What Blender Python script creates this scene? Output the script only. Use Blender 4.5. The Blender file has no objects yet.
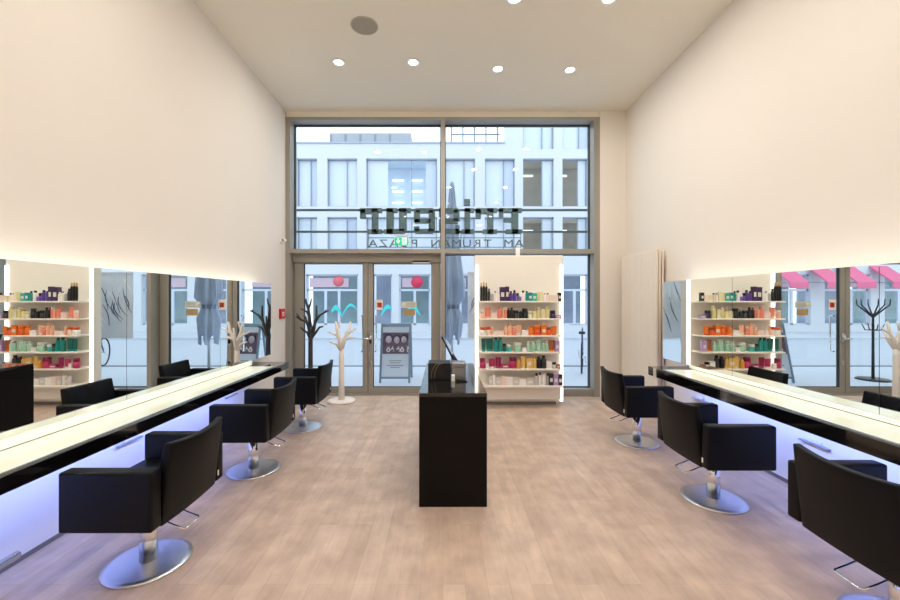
import bpy, bmesh, math, random
from mathutils import Vector, Matrix
random.seed(7)
SC = bpy.context.scene
COL = SC.collection
PI = math.pi

# ------------------------------------------------------------------ camera
cam_d = bpy.data.cameras.new('camera'); cam = bpy.data.objects.new('camera', cam_d); COL.objects.link(cam)
cam.location = (0, 0, 1.6); cam.rotation_euler = (PI/2, 0, 0)
cam_d.sensor_width = 36; cam_d.lens = 16.0
cam_d.shift_x = 7/900
cam_d.clip_start = .05; cam_d.clip_end = 300
SC.camera = cam

# ------------------------------------------------------------------ world, exposure
SC.view_settings.view_transform = 'Standard'; SC.view_settings.look = 'None'
SC.view_settings.exposure = 0.0; SC.view_settings.gamma = 1; SC.view_settings.use_curve_mapping = False
SC.cycles.max_bounces = 12; SC.cycles.diffuse_bounces = 6; SC.cycles.glossy_bounces = 6
SC.cycles.transmission_bounces = 8; SC.cycles.transparent_max_bounces = 16
SC.cycles.sample_clamp_indirect = 6
SC.cycles.use_denoising = True
w = bpy.data.worlds.new('overcast_sky'); SC.world = w; w.use_nodes = True
wn = w.node_tree.nodes; wl = w.node_tree.links
bg = wn['Background']
tc = wn.new('ShaderNodeTexCoord'); sp = wn.new('ShaderNodeSeparateXYZ'); rp = wn.new('ShaderNodeValToRGB')
wl.new(tc.outputs['Generated'], sp.inputs[0]); wl.new(sp.outputs['Z'], rp.inputs[0]); wl.new(rp.outputs[0], bg.inputs[0])
rp.color_ramp.elements[0].color = (.86, .91, .96, 1); rp.color_ramp.elements[1].color = (.80, .88, 1.0, 1)
bg.inputs[1].default_value = 2.2

DOWNLIGHT_W = 13      # each ceiling downlight
WARM = (1.0, .94, .87)

def area_light(name, loc, rot, sx, sy, power, color, shape='RECTANGLE', spread=None):
    d = bpy.data.lights.new(name, 'AREA'); d.shape = shape; d.size = sx
    if shape in ('RECTANGLE', 'ELLIPSE'): d.size_y = sy
    d.energy = power; d.color = color
    if spread: d.spread = spread
    o = bpy.data.objects.new(name, d); COL.objects.link(o); o.location = loc; o.rotation_euler = rot
    return o

# LED strips behind the mirrors, washing up the walls
MIR_L, MIR_R = -2.42, 2.77
WALL_L, WALL_R = -2.60, 3.02
CEIL = 4.72
area_light('mirror_led_light', (MIR_L-.10, 2.4, 1.78), (PI, math.radians(-6), 0), .05, 6.3, 6, (1, .94, .84))
area_light('mirror_led_light', (MIR_R+.12, 2.0, 1.78), (PI, math.radians(6), 0), .05, 5.8, 6, (1, .94, .84))
# bluish LED strips under the worktops
area_light('under_desk_led_light', (-2.30, 1.9, .660), (0, math.radians(50), 0), .05, 6.2, 30, (.29, .40, 1.0))
area_light('under_desk_led_light', (2.72, 1.9, .702), (0, math.radians(-50), 0), .05, 5.8, 30, (.29, .40, 1.0))

# ------------------------------------------------------------------ materials
def rgb(r, g, b):
    f = lambda c: (c/255/12.92 if c/255 <= .04045 else ((c/255+.055)/1.055)**2.4)
    return (f(r), f(g), f(b), 1)
_M = {}
def mat(name, col, rough=.5, metal=0, spec=.5, noise=.04, scale=8, bump=0, bscale=60, emit=None, estr=1, coat=0):
    if name in _M: return _M[name]
    m = bpy.data.materials.new(name); m.use_nodes = True
    n = m.node_tree.nodes; l = m.node_tree.links; p = n['Principled BSDF']
    p.inputs['Roughness'].default_value = rough; p.inputs['Metallic'].default_value = metal
    p.inputs['Specular IOR Level'].default_value = spec
    if coat: p.inputs['Coat Weight'].default_value = coat; p.inputs['Coat Roughness'].default_value = .03
    tc = n.new('ShaderNodeTexCoord')
    nz = n.new('ShaderNodeTexNoise'); nz.inputs['Scale'].default_value = scale; nz.inputs['Detail'].default_value = 4
    l.new(tc.outputs['Object'], nz.inputs['Vector'])
    mx = n.new('ShaderNodeMix'); mx.data_type = 'RGBA'
    mx.inputs[6].default_value = tuple(c*(1-noise) for c in col[:3])+(1,)
    mx.inputs[7].default_value = tuple(min(1, c*(1+noise)) for c in col[:3])+(1,)
    l.new(nz.outputs['Fac'], mx.inputs[0]); l.new(mx.outputs[2], p.inputs['Base Color'])
    if bump:
        b = n.new('ShaderNodeBump'); b.inputs['Strength'].default_value = bump; b.inputs['Distance'].default_value = .002
        nb = n.new('ShaderNodeTexNoise'); nb.inputs['Scale'].default_value = bscale; l.new(tc.outputs['Object'], nb.inputs['Vector'])
        l.new(nb.outputs['Fac'], b.inputs['Height']); l.new(b.outputs[0], p.inputs['Normal'])
    if emit:
        p.inputs['Emission Color'].default_value = emit; p.inputs['Emission Strength'].default_value = estr
    _M[name] = m
    return m

def glass(name, tint=(.93, .97, .98, 1), refl=1.0):
    if name in _M: return _M[name]
    m = bpy.data.materials.new(name); m.use_nodes = True
    n = m.node_tree.nodes; l = m.node_tree.links
    n.remove(n['Principled BSDF']); out = n['Material Output']
    t = n.new('ShaderNodeBsdfTransparent'); t.inputs[0].default_value = tint
    g = n.new('ShaderNodeBsdfGlossy'); g.inputs['Roughness'].default_value = .01
    f = n.new('ShaderNodeFresnel'); f.inputs[0].default_value = 1.5
    mu = n.new('ShaderNodeMath'); mu.operation = 'MULTIPLY'; mu.inputs[1].default_value = refl
    ge = n.new('ShaderNodeNewGeometry'); io = n.new('ShaderNodeMath'); io.operation = 'MULTIPLY_ADD'   # same reflectance on both faces of the pane
    io.inputs[1].default_value = 1/1.5-1.5; io.inputs[2].default_value = 1.5
    l.new(ge.outputs['Backfacing'], io.inputs[0]); l.new(io.outputs[0], f.inputs[0])
    l.new(f.outputs[0], mu.inputs[0])
    mx = n.new('ShaderNodeMixShader'); l.new(mu.outputs[0], mx.inputs[0]); l.new(t.outputs[0], mx.inputs[1]); l.new(g.outputs[0], mx.inputs[2])
    l.new(mx.outputs[0], out.inputs['Surface'])
    _M[name] = m
    return m

def plank_mat():
    m = bpy.data.materials.new('oak_planks'); m.use_nodes = True
    n = m.node_tree.nodes; l = m.node_tree.links; p = n['Principled BSDF']
    tc = n.new('ShaderNodeTexCoord'); mp = n.new('ShaderNodeMapping'); mp.inputs['Rotation'].default_value = (0, 0, PI/2)
    l.new(tc.outputs['Object'], mp.inputs[0])
    br = n.new('ShaderNodeTexBrick'); br.inputs['Scale'].default_value = 1
    br.inputs['Brick Width'].default_value = .95; br.inputs['Row Height'].default_value = .125
    br.inputs['Mortar Size'].default_value = .0012; br.inputs['Mortar Smooth'].default_value = .3; br.offset = .37
    br.inputs['Color1'].default_value = rgb(210, 188, 170); br.inputs['Color2'].default_value = rgb(198, 175, 157)
    br.inputs['Mortar'].default_value = rgb(182, 160, 143)
    l.new(mp.outputs[0], br.inputs['Vector'])
    # grain stretched along the plank
    mp2 = n.new('ShaderNodeMapping'); mp2.inputs['Scale'].default_value = (9, 1.8, 1); l.new(tc.outputs['Object'], mp2.inputs[0])
    nz = n.new('ShaderNodeTexNoise'); nz.inputs['Scale'].default_value = 2.2; nz.inputs['Detail'].default_value = 7; nz.inputs['Roughness'].default_value = .6
    l.new(mp2.outputs[0], nz.inputs['Vector'])
    rmp = n.new('ShaderNodeValToRGB'); rmp.color_ramp.elements[0].position = .32; rmp.color_ramp.elements[1].position = .7
    rmp.color_ramp.elements[0].color = (.88, .87, .86, 1); rmp.color_ramp.elements[1].color = (1.04, 1.04, 1.03, 1)
    l.new(nz.outputs['Fac'], rmp.inputs[0])
    nz2 = n.new('ShaderNodeTexNoise'); nz2.inputs['Scale'].default_value = 5.0; nz2.inputs['Detail'].default_value = 3; l.new(tc.outputs['Object'], nz2.inputs['Vector'])
    r2 = n.new('ShaderNodeValToRGB'); r2.color_ramp.elements[0].position = .35; r2.color_ramp.elements[1].position = .68
    r2.color_ramp.elements[0].color = (.84, .83, .83, 1); r2.color_ramp.elements[1].color = (1.05, 1.05, 1.05, 1)
    l.new(nz2.outputs['Fac'], r2.inputs[0])
    a = n.new('ShaderNodeMix'); a.data_type = 'RGBA'; a.blend_type = 'MULTIPLY'; a.inputs[0].default_value = 1
    l.new(br.outputs['Color'], a.inputs[6]); l.new(rmp.outputs[0], a.inputs[7])
    b = n.new('ShaderNodeMix'); b.data_type = 'RGBA'; b.blend_type = 'MULTIPLY'; b.inputs[0].default_value = 1
    l.new(a.outputs[2], b.inputs[6]); l.new(r2.outputs[0], b.inputs[7]); l.new(b.outputs[2], p.inputs['Base Color'])
    p.inputs['Roughness'].default_value = .42; p.inputs['Specular IOR Level'].default_value = .35
    return m

M_WALL = mat('cream_plaster', rgb(230, 223, 213), .9, noise=.015, scale=1.5, bump=.05)
M_CEIL = mat('ceiling_plaster', rgb(236, 230, 216), .9, noise=.015, scale=1.5)
M_FLOOR = plank_mat()
M_FRAME = mat('taupe_aluminium', rgb(158, 154, 145), .42, .3, noise=.03)
M_GASKET = mat('black_gasket', rgb(35, 40, 48), .6)
M_GLASS = glass('window_glass', refl=.4)
M_FGLASS = glass('shop_glass', (.95, .97, .98, 1))
M_MIRROR = mat('mirror_silver', (.90, .93, .91, 1), .0, 1.0, noise=0)
M_BLKGLOSS = mat('black_lacquer', rgb(14, 13, 14), .10, spec=.6, noise=.1, coat=.5)
M_BLKFRONT = mat('black_satin_laminate', rgb(15, 11, 10), .4, spec=.15, noise=.12)
M_LEATHER = mat('black_leather', rgb(7, 7, 9), .48, spec=.2, noise=.15, bump=.25, bscale=220)
M_CHROME = mat('chrome', (.85, .86, .88, 1), .12, 1.0, noise=.02)
M_BRUSHED = mat('brushed_steel', (.70, .71, .74, 1), .34, 1.0, noise=.05, scale=20)
M_WHITE = mat('white_lacquer', rgb(238, 236, 232), .35, noise=.01)
M_UNDER = mat('white_panel', rgb(236, 238, 246), .5, noise=.01)
M_BASE = mat('grey_baseboard', rgb(120, 118, 122), .5)
M_DESKLIGHT = mat('frosted_light_panel', rgb(225, 228, 210), .15, noise=0, emit=rgb(235, 238, 212), estr=.22)
M_LEDGE = mat('frosted_light_ledge', rgb(236, 238, 224), .3, noise=0, emit=rgb(246, 246, 226), estr=.42)
M_STRIP = mat('light_strip', (1, 1, 1, 1), .4, noise=0, emit=(1, .95, .86, 1), estr=2.2)
M_LAMP = mat('lamp_glow', (1, 1, 1, 1), .4, noise=0, emit=(1, .93, .82, 1), estr=9)
M_LAMP2 = mat('office_lamp', (1, 1, 1, 1), .4, noise=0, emit=(1, .98, .95, 1), estr=1.6)
M_SHELF = mat('shelf_white', rgb(244, 240, 230), .4, noise=.01)
M_PLASTIC_W = mat('white_plastic', rgb(236, 234, 228), .4)
M_PLASTIC_B = mat('black_plastic', rgb(12, 12, 14), .4)
M_SCREEN = mat('dark_screen', rgb(12, 13, 16), .12)
M_ALU = mat('chrome_edge', (.62, .64, .66, 1), .25, .9)

# ------------------------------------------------------------------ mesh helpers
def bm_new(): return bmesh.new()
def _merge(bm, b2):
    me = bpy.data.meshes.new('tmp'); b2.to_mesh(me); b2.free(); bm.from_mesh(me); bpy.data.meshes.remove(me)
def box(bm, x0, x1, y0, y1, z0, z1, bev=0, seg=2, mx=None):
    b = bmesh.new()
    v = [b.verts.new(p) for p in ((x0,y0,z0),(x1,y0,z0),(x1,y1,z0),(x0,y1,z0),(x0,y0,z1),(x1,y0,z1),(x1,y1,z1),(x0,y1,z1))]
    for f in ((0,3,2,1),(4,5,6,7),(0,1,5,4),(1,2,6,5),(2,3,7,6),(3,0,4,7)): b.faces.new([v[i] for i in f])
    if bev:
        bmesh.ops.bevel(b, geom=list(b.edges), offset=bev, segments=seg, profile=.6, affect='EDGES')
    if mx: bmesh.ops.transform(b, matrix=mx, verts=b.verts)
    _merge(bm, b)
def lathe(bm, prof, loc=(0,0,0), n=24, mx=None):
    """profile of (radius, z) turned round the z axis"""
    b = bmesh.new(); rings = []
    for r, z in prof:
        if r <= 1e-6: rings.append([b.verts.new((0, 0, z))])
        else: rings.append([b.verts.new((r*math.cos(2*PI*i/n), r*math.sin(2*PI*i/n), z)) for i in range(n)])
    for a, c in zip(rings, rings[1:]):
        for i in range(n):
            j = (i+1) % n
            if len(a) == 1 and len(c) > 1: b.faces.new((a[0], c[i], c[j]))
            elif len(c) == 1 and len(a) > 1: b.faces.new((a[i], c[0], a[j]))
            elif len(a) > 1: b.faces.new((a[i], a[j], c[j], c[i]))
    for f in b.faces: f.smooth = True
    bmesh.ops.recalc_face_normals(b, faces=b.faces)
    if mx: bmesh.ops.transform(b, matrix=mx, verts=b.verts)
    bmesh.ops.translate(b, verts=b.verts, vec=loc)
    _merge(bm, b)
def tube(bm, pts, r, n=10, taper=None):
    """round bar along points, closed ends; r number or list"""
    b = bmesh.new(); pts = [Vector(p) for p in pts]; rs = r if isinstance(r, (list, tuple)) else [r]*len(pts)
    rings = []; up = None
    for i, p in enumerate(pts):
        d = (pts[min(i+1, len(pts)-1)] - pts[max(i-1, 0)]).normalized()
        if up is None: up = Vector((0, 0, 1)) if abs(d.z) < .9 else Vector((1, 0, 0))
        s = d.cross(up).normalized(); up = s.cross(d).normalized()
        rings.append([b.verts.new(p + rs[i]*(math.cos(2*PI*k/n)*s + math.sin(2*PI*k/n)*up)) for k in range(n)])
    for a, c in zip(rings, rings[1:]):
        for k in range(n): b.faces.new((a[k], a[(k+1) % n], c[(k+1) % n], c[k])).smooth = True
    b.faces.new(list(reversed(rings[0]))); b.faces.new(rings[-1])
    bmesh.ops.recalc_face_normals(b, faces=b.faces)
    _merge(bm, b)
def prism(bm, poly, y0, y1, mx=None):
    """polygon of (x, z) pushed from y0 to y1"""
    b = bmesh.new()
    a = [b.verts.new((x, y0, z)) for x, z in poly]; c = [b.verts.new((x, y1, z)) for x, z in poly]
    b.faces.new(a); b.faces.new(list(reversed(c)))
    for i in range(len(poly)): b.faces.new((a[i], c[i], c[(i+1) % len(poly)], a[(i+1) % len(poly)]))
    bmesh.ops.recalc_face_normals(b, faces=b.faces)
    if mx: bmesh.ops.transform(b, matrix=mx, verts=b.verts)
    _merge(bm, b)
def obj(name, bm, m, parent=None, smooth=False):
    me = bpy.data.meshes.new(name); bm.to_mesh(me); bm.free()
    if smooth:
        for f in me.polygons: f.use_smooth = True
    o = bpy.data.objects.new(name, me); COL.objects.link(o)
    me.materials.append(m)
    if parent: o.parent = parent
    return o
def bobj(name, dims, m, parent=None, bev=0, seg=2):
    b = bm_new(); box(b, *dims, bev=bev, seg=seg); return obj(name, b, m, parent)
def thing(name, label, cat, loc=(0,0,0), rz=0, group=None):
    o = bpy.data.objects.new(name, None); COL.objects.link(o); o.empty_display_size = .1
    o.location = loc; o.rotation_euler = (0, 0, rz); o['label'] = label; o['category'] = cat
    if group: o['group'] = group
    return o
def tag(o, label, cat, group=None, kind=None):
    o['label'] = label; o['category'] = cat
    if group: o['group'] = group
    if kind: o['kind'] = kind
    return o
def struct(name, bm, m, parent=None):
    o = obj(name, bm, m, parent)
    if not parent: o['kind'] = 'structure'
    return o
def sbox(name, dims, m, parent=None, label=None, cat=None):
    b = bm_new(); box(b, *dims); o = struct(name, b, m, parent)
    if label: o['label'] = label; o['category'] = cat
    return o
def dup(root, loc, rz=None, label=None):
    r = root.copy(); COL.objects.link(r); r.location = loc
    if rz is not None: r.rotation_euler = (0, 0, rz)
    if label: r['label'] = label
    for ch in list(root.children):
        c = ch.copy(); COL.objects.link(c); c.parent = r
        for g in list(ch.children):
            d = g.copy(); COL.objects.link(d); d.parent = c
    return r
def PX(x, Y): return (x-443)/400*Y
def PZ(y, Y): return 1.6-(y-300)/400*Y

# ------------------------------------------------------------------ the room
YB, YF = -4.5, 6.60
sbox('floor', (WALL_L-.2, WALL_R+.2, YB-.2, 6.92, -.12, 0), M_FLOOR, None, 'pale oak plank floor of the salon', 'floor')
sbox('ceiling', (WALL_L-.2, WALL_R+.2, YB-.2, 6.92, CEIL, CEIL+.15), M_CEIL, None, 'high plain off-white ceiling', 'ceiling')
sbox('wall_left', (WALL_L-.2, WALL_L, YB, 6.92, 0, CEIL), M_WALL, None, 'tall cream wall behind the left row of mirrors', 'wall')
sbox('wall_right', (WALL_R, WALL_R+.2, YB, 6.92, 0, CEIL), M_WALL, None, 'tall cream wall behind the right row of mirrors', 'wall')
sbox('wall_back', (WALL_L-.2, WALL_R+.2, YB-.2, YB, 0, CEIL), M_WALL, None, 'cream rear wall of the salon', 'wall')
sbox('wall_front', (2.59, WALL_R, YF, 6.92, 0, CEIL), M_WALL, None, 'narrow cream pier between window and right wall', 'wall')
b = bm_new(); box(b, WALL_L, 2.59, YF+.02, 6.92, 4.62, CEIL); struct('trim_1', b, M_CEIL)
sbox('baseboard_left', (WALL_L, WALL_L+.015, YB, YF, 0, .07), M_BASE, None, 'grey baseboard along the left wall', 'baseboard')
sbox('baseboard_right', (WALL_R-.015, WALL_R, YB, YF, 0, .07), M_BASE, None, 'grey baseboard along the right wall', 'baseboard')

# glazed front: outer frame, mullion and transom
GY = 6.82
b = bm_new()
box(b, WALL_L, -2.525, YF, 6.90, 0, 4.62); box(b, 2.49, 2.59, YF, 6.90, 0, 4.62)
box(b, -2.525, 2.49, YF, 6.90, 4.575, 4.62)
box(b, -.035, .035, YF-.02, 6.90, 0, 4.575)
box(b, -2.525, -.035, YF-.02, 6.90, 2.37, 2.44); box(b, .035, 2.49, YF-.02, 6.90, 2.37, 2.44)
box(b, -2.525, -.035, GY-.10, 6.88, 2.235, 2.37)
box(b, .035, 2.49, YF+.05, 6.90, 0, .115)
box(b, -2.525, -.035, YF+.1, 6.90, 0, .02)
o = struct('trim_2', b, M_FRAME); o['label'] = 'taupe metal frame of the glazed shop front'; o['category'] = 'frame'
def window(name, x0, x1, z0, z1, label):
    b = bm_new(); t = .012
    box(b, x0, x1, GY-.03, GY+.03, z0, z0+t); box(b, x0, x1, GY-.03, GY+.03, z1-t, z1)
    box(b, x0, x0+t, GY-.03, GY+.03, z0+t, z1-t); box(b, x1-t, x1, GY-.03, GY+.03, z0+t, z1-t)
    r = struct(name, b, M_GASKET); r['label'] = label; r['category'] = 'window'
    bobj('pane', (x0+t, x1-t, GY-.002, GY+.002, z0+t, z1-t), M_GLASS, r)
window('window_1', -2.525, -.035, 2.44, 4.575, 'large upper window pane left of the mullion')
window('window_2', .035, 2.49, 2.44, 4.575, 'large upper window pane right of the mullion')
window('window_3', .035, 2.49, .115, 2.37, 'tall lower window pane behind the product display')
def door(name, x0, x1, gx0, gx1, label, hinge):
    b = bm_new(); z1 = 2.235
    gz0, gz1 = .12, 2.215
    box(b, x0, gx0, 6.77, 6.85, .02, z1, .004, 1); box(b, gx1, x1, 6.77, 6.85, .02, z1, .004, 1)
    box(b, gx0, gx1, 6.77, 6.85, .02, gz0); box(b, gx0, gx1, 6.77, 6.85, gz1, z1)
    r = struct(name, b, M_FRAME); r['label'] = label; r['category'] = 'door'
    bobj('pane', (gx0, gx1, 6.808, 6.812, gz0, gz1), M_GLASS, r)
    g = bm_new(); t = .008
    box(g, gx0, gx0+t, 6.785, 6.83, gz0, gz1); box(g, gx1-t, gx1, 6.785, 6.83, gz0, gz1)
    box(g, gx0, gx1, 6.785, 6.83, gz1-t, gz1); box(g, gx0, gx1, 6.785, 6.83, gz0, gz0+t)
    obj('gasket', g, M_GASKET, r)
    return r
d1 = door('door_1', -2.52, -1.275, -2.36, -1.355, 'left leaf of the glazed double door', 0)
d2 = door('door_2', -1.265, -.04, -1.185, -.19, 'right leaf of the glazed double door with stickers', 1)
b = bm_new(); tube(b, [(-1.225, 6.73, .93), (-1.225, 6.73, 1.0)], .012); tube(b, [(-1.225, 6.77, .95), (-1.225, 6.725, .95), (-1.335, 6.72, .95)], .010)
box(b, -1.25, -1.20, 6.76, 6.775, .86, 1.04, .004, 1); obj('door_handle', b, M_CHROME, d2)
b = bm_new(); box(b, -1.245, -1.205, 6.76, 6.775, .5, .57, .004, 1); obj('lock', b, M_CHROME, d2)
b = bm_new(); tube(b, [(-1.155, 6.85, 1.33), (-1.155, 6.92, 1.33), (-1.155, 6.92, .72), (-1.155, 6.85, .72)], .013); obj('pull_bar', b, M_CHROME, d2)
b = bm_new(); tube(b, [(-1.39, 6.85, 1.33), (-1.39, 6.92, 1.33), (-1.39, 6.92, .72), (-1.39, 6.85, .72)], .013); obj('pull_bar', b, M_CHROME, d1)
b = bm_new(); box(b, -.52, -.22, 6.72, 6.78, 2.215, 2.27, .006); tube(b, [(-.5, 6.73, 2.305), (-.75, 6.75, 2.315)], .01); obj('door_closer', b, M_BRUSHED, d2)

# things stuck on the door glass
o = bobj('opening_hours_sticker', (PX(401,6.79), PX(416.5,6.79), 6.802, 6.806, PZ(308,6.79), PZ(301.5,6.79)), mat('sticker_pale', rgb(206, 210, 196), .5))
tag(o, 'pale printed sticker on the right door leaf, above the tan one', 'sticker')
b = bm_new(); lathe(b, [(0, 0), (.028, 0), (.028, .002), (0, .002)], n=20, mx=Matrix.Rotation(PI/2, 4, 'X')); o2 = obj('emblem', b, M_PLASTIC_W, o); o2.location = (PX(403.5,6.79), 6.801, PZ(304.5,6.79))
b = bm_new()
for k in range(3): box(b, PX(406.5,6.79), PX(415,6.79), 6.8005, 6.802, PZ(303+1.6*k,6.79)-.006, PZ(303+1.6*k,6.79))
obj('printed_lines', b, mat('print_grey', rgb(120, 125, 120), .6), o)
o = bobj('tan_sticker', (PX(403.5,6.79), PX(415,6.79), 6.802, 6.806, PZ(315.5,6.79), PZ(309,6.79)), mat('sticker_tan', rgb(176, 146, 98), .5))
tag(o, 'tan square sticker on the right door leaf under the pale one', 'sticker')
o = bobj('warning_sticker', (PX(375.5,6.79), PX(382.5,6.79), 6.802, 6.806, PZ(310,6.79), PZ(299.5,6.79)), M_PLASTIC_W)
tag(o, 'small white sticker with red square at left edge of right door leaf', 'sticker')
b = bm_new(); box(b, PX(377,6.79), PX(382,6.79), 6.8005, 6.802, PZ(307.5,6.79), PZ(302.5,6.79)); q = obj('red_square', b, mat('sticker_red', rgb(226, 84, 60), .5), o)
b = bm_new(); x, z = PX(378.4,6.79), PZ(304.9,6.79)
box(b, x, x+.012, 6.799, 6.8003, z-.03, z+.03)
for dz in (-.03, -.006, .018): box(b, x+.012, x+.04, 6.799, 6.8003, z+dz, z+dz+.012)
obj('dark_mark', b, M_PLASTIC_B, q)

# ------------------------------------------------------------------ worktops, light ledges, mirrors
def worktop(side):
    s = -1 if side == 'left' else 1
    wall = WALL_L if s < 0 else WALL_R; front = -2.075 if s < 0 else 2.40; DESK_T, DESK_B = (.768, .682) if s < 0 else (.826, .728); mir = MIR_L if s < 0 else MIR_R
    yend = 5.38 if s < 0 else 4.68; ytray = 4.97 if s < 0 else 4.40; y0 = -1.0
    r = thing('worktop', f'long black lacquer worktop with glowing inlay along the {side} wall', 'worktop', (0, 0, 0))
    xs = sorted((wall - s*.002, front)); bobj('slab', (xs[0], xs[1], y0, yend, DESK_B, DESK_T), M_BLKGLOSS, r, .003, 1)
    xa = sorted((mir - s*.0, front + s*.03)); bobj('light_panel', (xa[0], xa[1], y0+.03, ytray, DESK_T, DESK_T+.008), M_DESKLIGHT, r)
    xb = sorted((front + s*.03, front + s*.018)); bobj('metal_edge', (xb[0], xb[1], y0+.03, ytray, DESK_T, DESK_T+.009), M_ALU, r)
    lt = .834 if s < 0 else .869
    xc = sorted((mir, mir - s*.012)); bobj('light_ledge', (xc[0], xc[1], y0+.03, ytray+.08, DESK_T+.012, lt), M_LEDGE, r, .003, 1)
    bobj('ledge_edge', (xc[0], xc[1], y0+.03, ytray+.08, DESK_T, DESK_T+.012), mat('ledge_metal', rgb(130, 130, 118), .35, .5), r)
    # white service panels below
    xe = sorted((wall - s*.001, wall - s*.018)); o = sbox('trim_3' if s < 0 else 'trim_4', (xe[0], xe[1], y0, yend-.1, .035, DESK_B), M_UNDER, None, f'white service panel on the {side} wall below the worktop', 'wall panel')
    xf = sorted((wall - s*.18, wall - s*.24)); bobj('led_channel', (xf[0], xf[1], y0, yend-.3, DESK_B-.018, DESK_B), M_ALU, r)
    return r
worktop('left'); worktop('right')
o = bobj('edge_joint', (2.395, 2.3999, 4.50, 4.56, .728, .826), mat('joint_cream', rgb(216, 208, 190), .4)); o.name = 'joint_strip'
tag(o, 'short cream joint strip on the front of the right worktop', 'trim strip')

def mirror_panel(side, y0, y1, label):
    s = -1 if side == 'left' else 1; mir = MIR_L if s < 0 else MIR_R
    z0, z1 = (.835 if s < 0 else .87), 1.826
    r = thing('wall_mirror', label, 'mirror', (mir, (y0+y1)/2, z0), 0, f'backlit mirror panels on the {side} wall')
    h = (y1-y0)/2 - .002
    xs = sorted((0, s*.006)); bobj('mirror_glass', (xs[0], xs[1], -h, h, 0, z1-z0), M_MIRROR, r)
    xs = sorted((s*.006, s*.03)); bobj('backing_board', (xs[0], xs[1], -h+.01, h-.01, .01, z1-z0-.012), mat('backing', rgb(70, 72, 74), .7), r)
    xs = sorted((s*.03, (WALL_L if s < 0 else WALL_R)-mir-s*.002))
    for yy in (-h+.2, h-.2):
        for zz in (.15, .7): bobj('wall_bracket', (xs[0], xs[1], yy-.02, yy+.02, zz-.02, zz+.02), M_BRUSHED, r)
    b = bm_new(); tube(b, [(s*.06, -h+.03, z1-z0-.12), (s*.06, h-.03, z1-z0-.12)], .010); obj('led_tube', b, M_STRIP, r)
    return r
yl = [5.63, 4.345, 3.06, 1.775, .49, -.795]
pos = ['farthest, nearest the glass front', 'second from the glass front', 'third from the glass front', 'fourth from the glass front', 'nearest the camera']
for i in range(5): mirror_panel('left', yl[i+1], yl[i], f'frameless backlit mirror panel on the left wall, {pos[i]}')
yr = [5.04, 3.83, 2.54, 1.25, -.04, -1.0]
for i in range(5): mirror_panel('right', yr[i+1], yr[i], f'frameless backlit mirror panel on the right wall, {pos[i]}')

# wall sockets under the worktops and footrests
def socket(side, y, label):
    s = -1 if side == 'left' else 1; wx = (WALL_L if s < 0 else WALL_R) - s*.02
    r = thing('socket_shelf', label, 'socket', (wx, y, .44), 0, 'slim socket shelves under the worktops')
    xs = sorted((0, -s*.03)); bobj('lip', (xs[0], xs[1], -.13, .13, -.005, .005), mat('socket_grey', rgb(150, 152, 168), .5), r, .002, 1)
    xs = sorted((0, -s*.012)); bobj('cover_plate', (xs[0], xs[1], -.06, .06, .006, .035), M_PLASTIC_W, r, .003, 1)
socket('left', 3.28, 'slim socket shelf on the left wall under the worktop between near chairs')
socket('left', 4.85, 'slim socket shelf on the left wall under the worktop near its far end')
socket('right', 3.22, 'slim socket shelf on right wall under worktop, beside the middle chair arm')
socket('right', 4.66, 'slim socket shelf on the right wall behind the far right chair')
def footrest(side, y, label):
    s = -1 if side == 'left' else 1; wx = (WALL_L if s < 0 else WALL_R) - s*.02
    r = thing('footrest', label, 'footrest', (wx, y, .20), 0)
    b = bm_new(); tube(b, [(-s*.24, -.42, 0), (-s*.24, .42, 0)], .022, 14); obj('bar', b, M_CHROME, r)
    for yy in (-.32, .32):
        b = bm_new(); tube(b, [(0, yy, -.02), (-s*.22, yy, -.002)], .014); obj('arm', b, M_CHROME, r)
footrest('left', 1.78, 'chrome tube footrest bar under the left worktop at the picture edge')
footrest('right', 4.75, 'chrome tube footrest bar under right worktop before the far right chair')

# ------------------------------------------------------------------ salon chairs
def back_rest():
    b = bmesh.new(); W = .255; nx, nz = 12, 8
    def pt(u, v, side):  # u across -1..1, v up 0..1, side 0 outer / 1 inner
        z = .360 + v*.445 + (.012*(abs(u)**2) if v > .9 else 0)
        xo = -.262 - .052*v; xi = -.165 - .105*v
        bow = -.038*(1-u*u)*(.35+.65*v)
        return ((xo if side == 0 else xi)+bow, u*W, z)
    g = [[[b.verts.new(pt(-1+2*i/nx, j/nz, s)) for j in range(nz+1)] for i in range(nx+1)] for s in (0, 1)]
    for s in (0, 1):
        for i in range(nx):
            for j in range(nz):
                q = (g[s][i][j], g[s][i+1][j], g[s][i+1][j+1], g[s][i][j+1]); b.faces.new(q if s else q[::-1])
    for i in range(nx):
        b.faces.new((g[0][i][0], g[0][i+1][0], g[1][i+1][0], g[1][i][0])); b.faces.new((g[0][i][nz], g[1][i][nz], g[1][i+1][nz], g[0][i+1][nz]))
    for j in range(nz):
        b.faces.new((g[0][0][j], g[1][0][j], g[1][0][j+1], g[0][0][j+1])); b.faces.new((g[0][nx][j], g[0][nx][j+1], g[1][nx][j+1], g[1][nx][j]))
    bmesh.ops.recalc_face_normals(b, faces=b.faces)
    ed = [e for e in b.edges if len(e.link_faces) == 2 and e.calc_face_angle(0) > .7]
    bmesh.ops.bevel(b, geom=ed, offset=.009, segments=3, profile=.5, affect='EDGES')
    for f in b.faces: f.smooth = True
    return b
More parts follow.
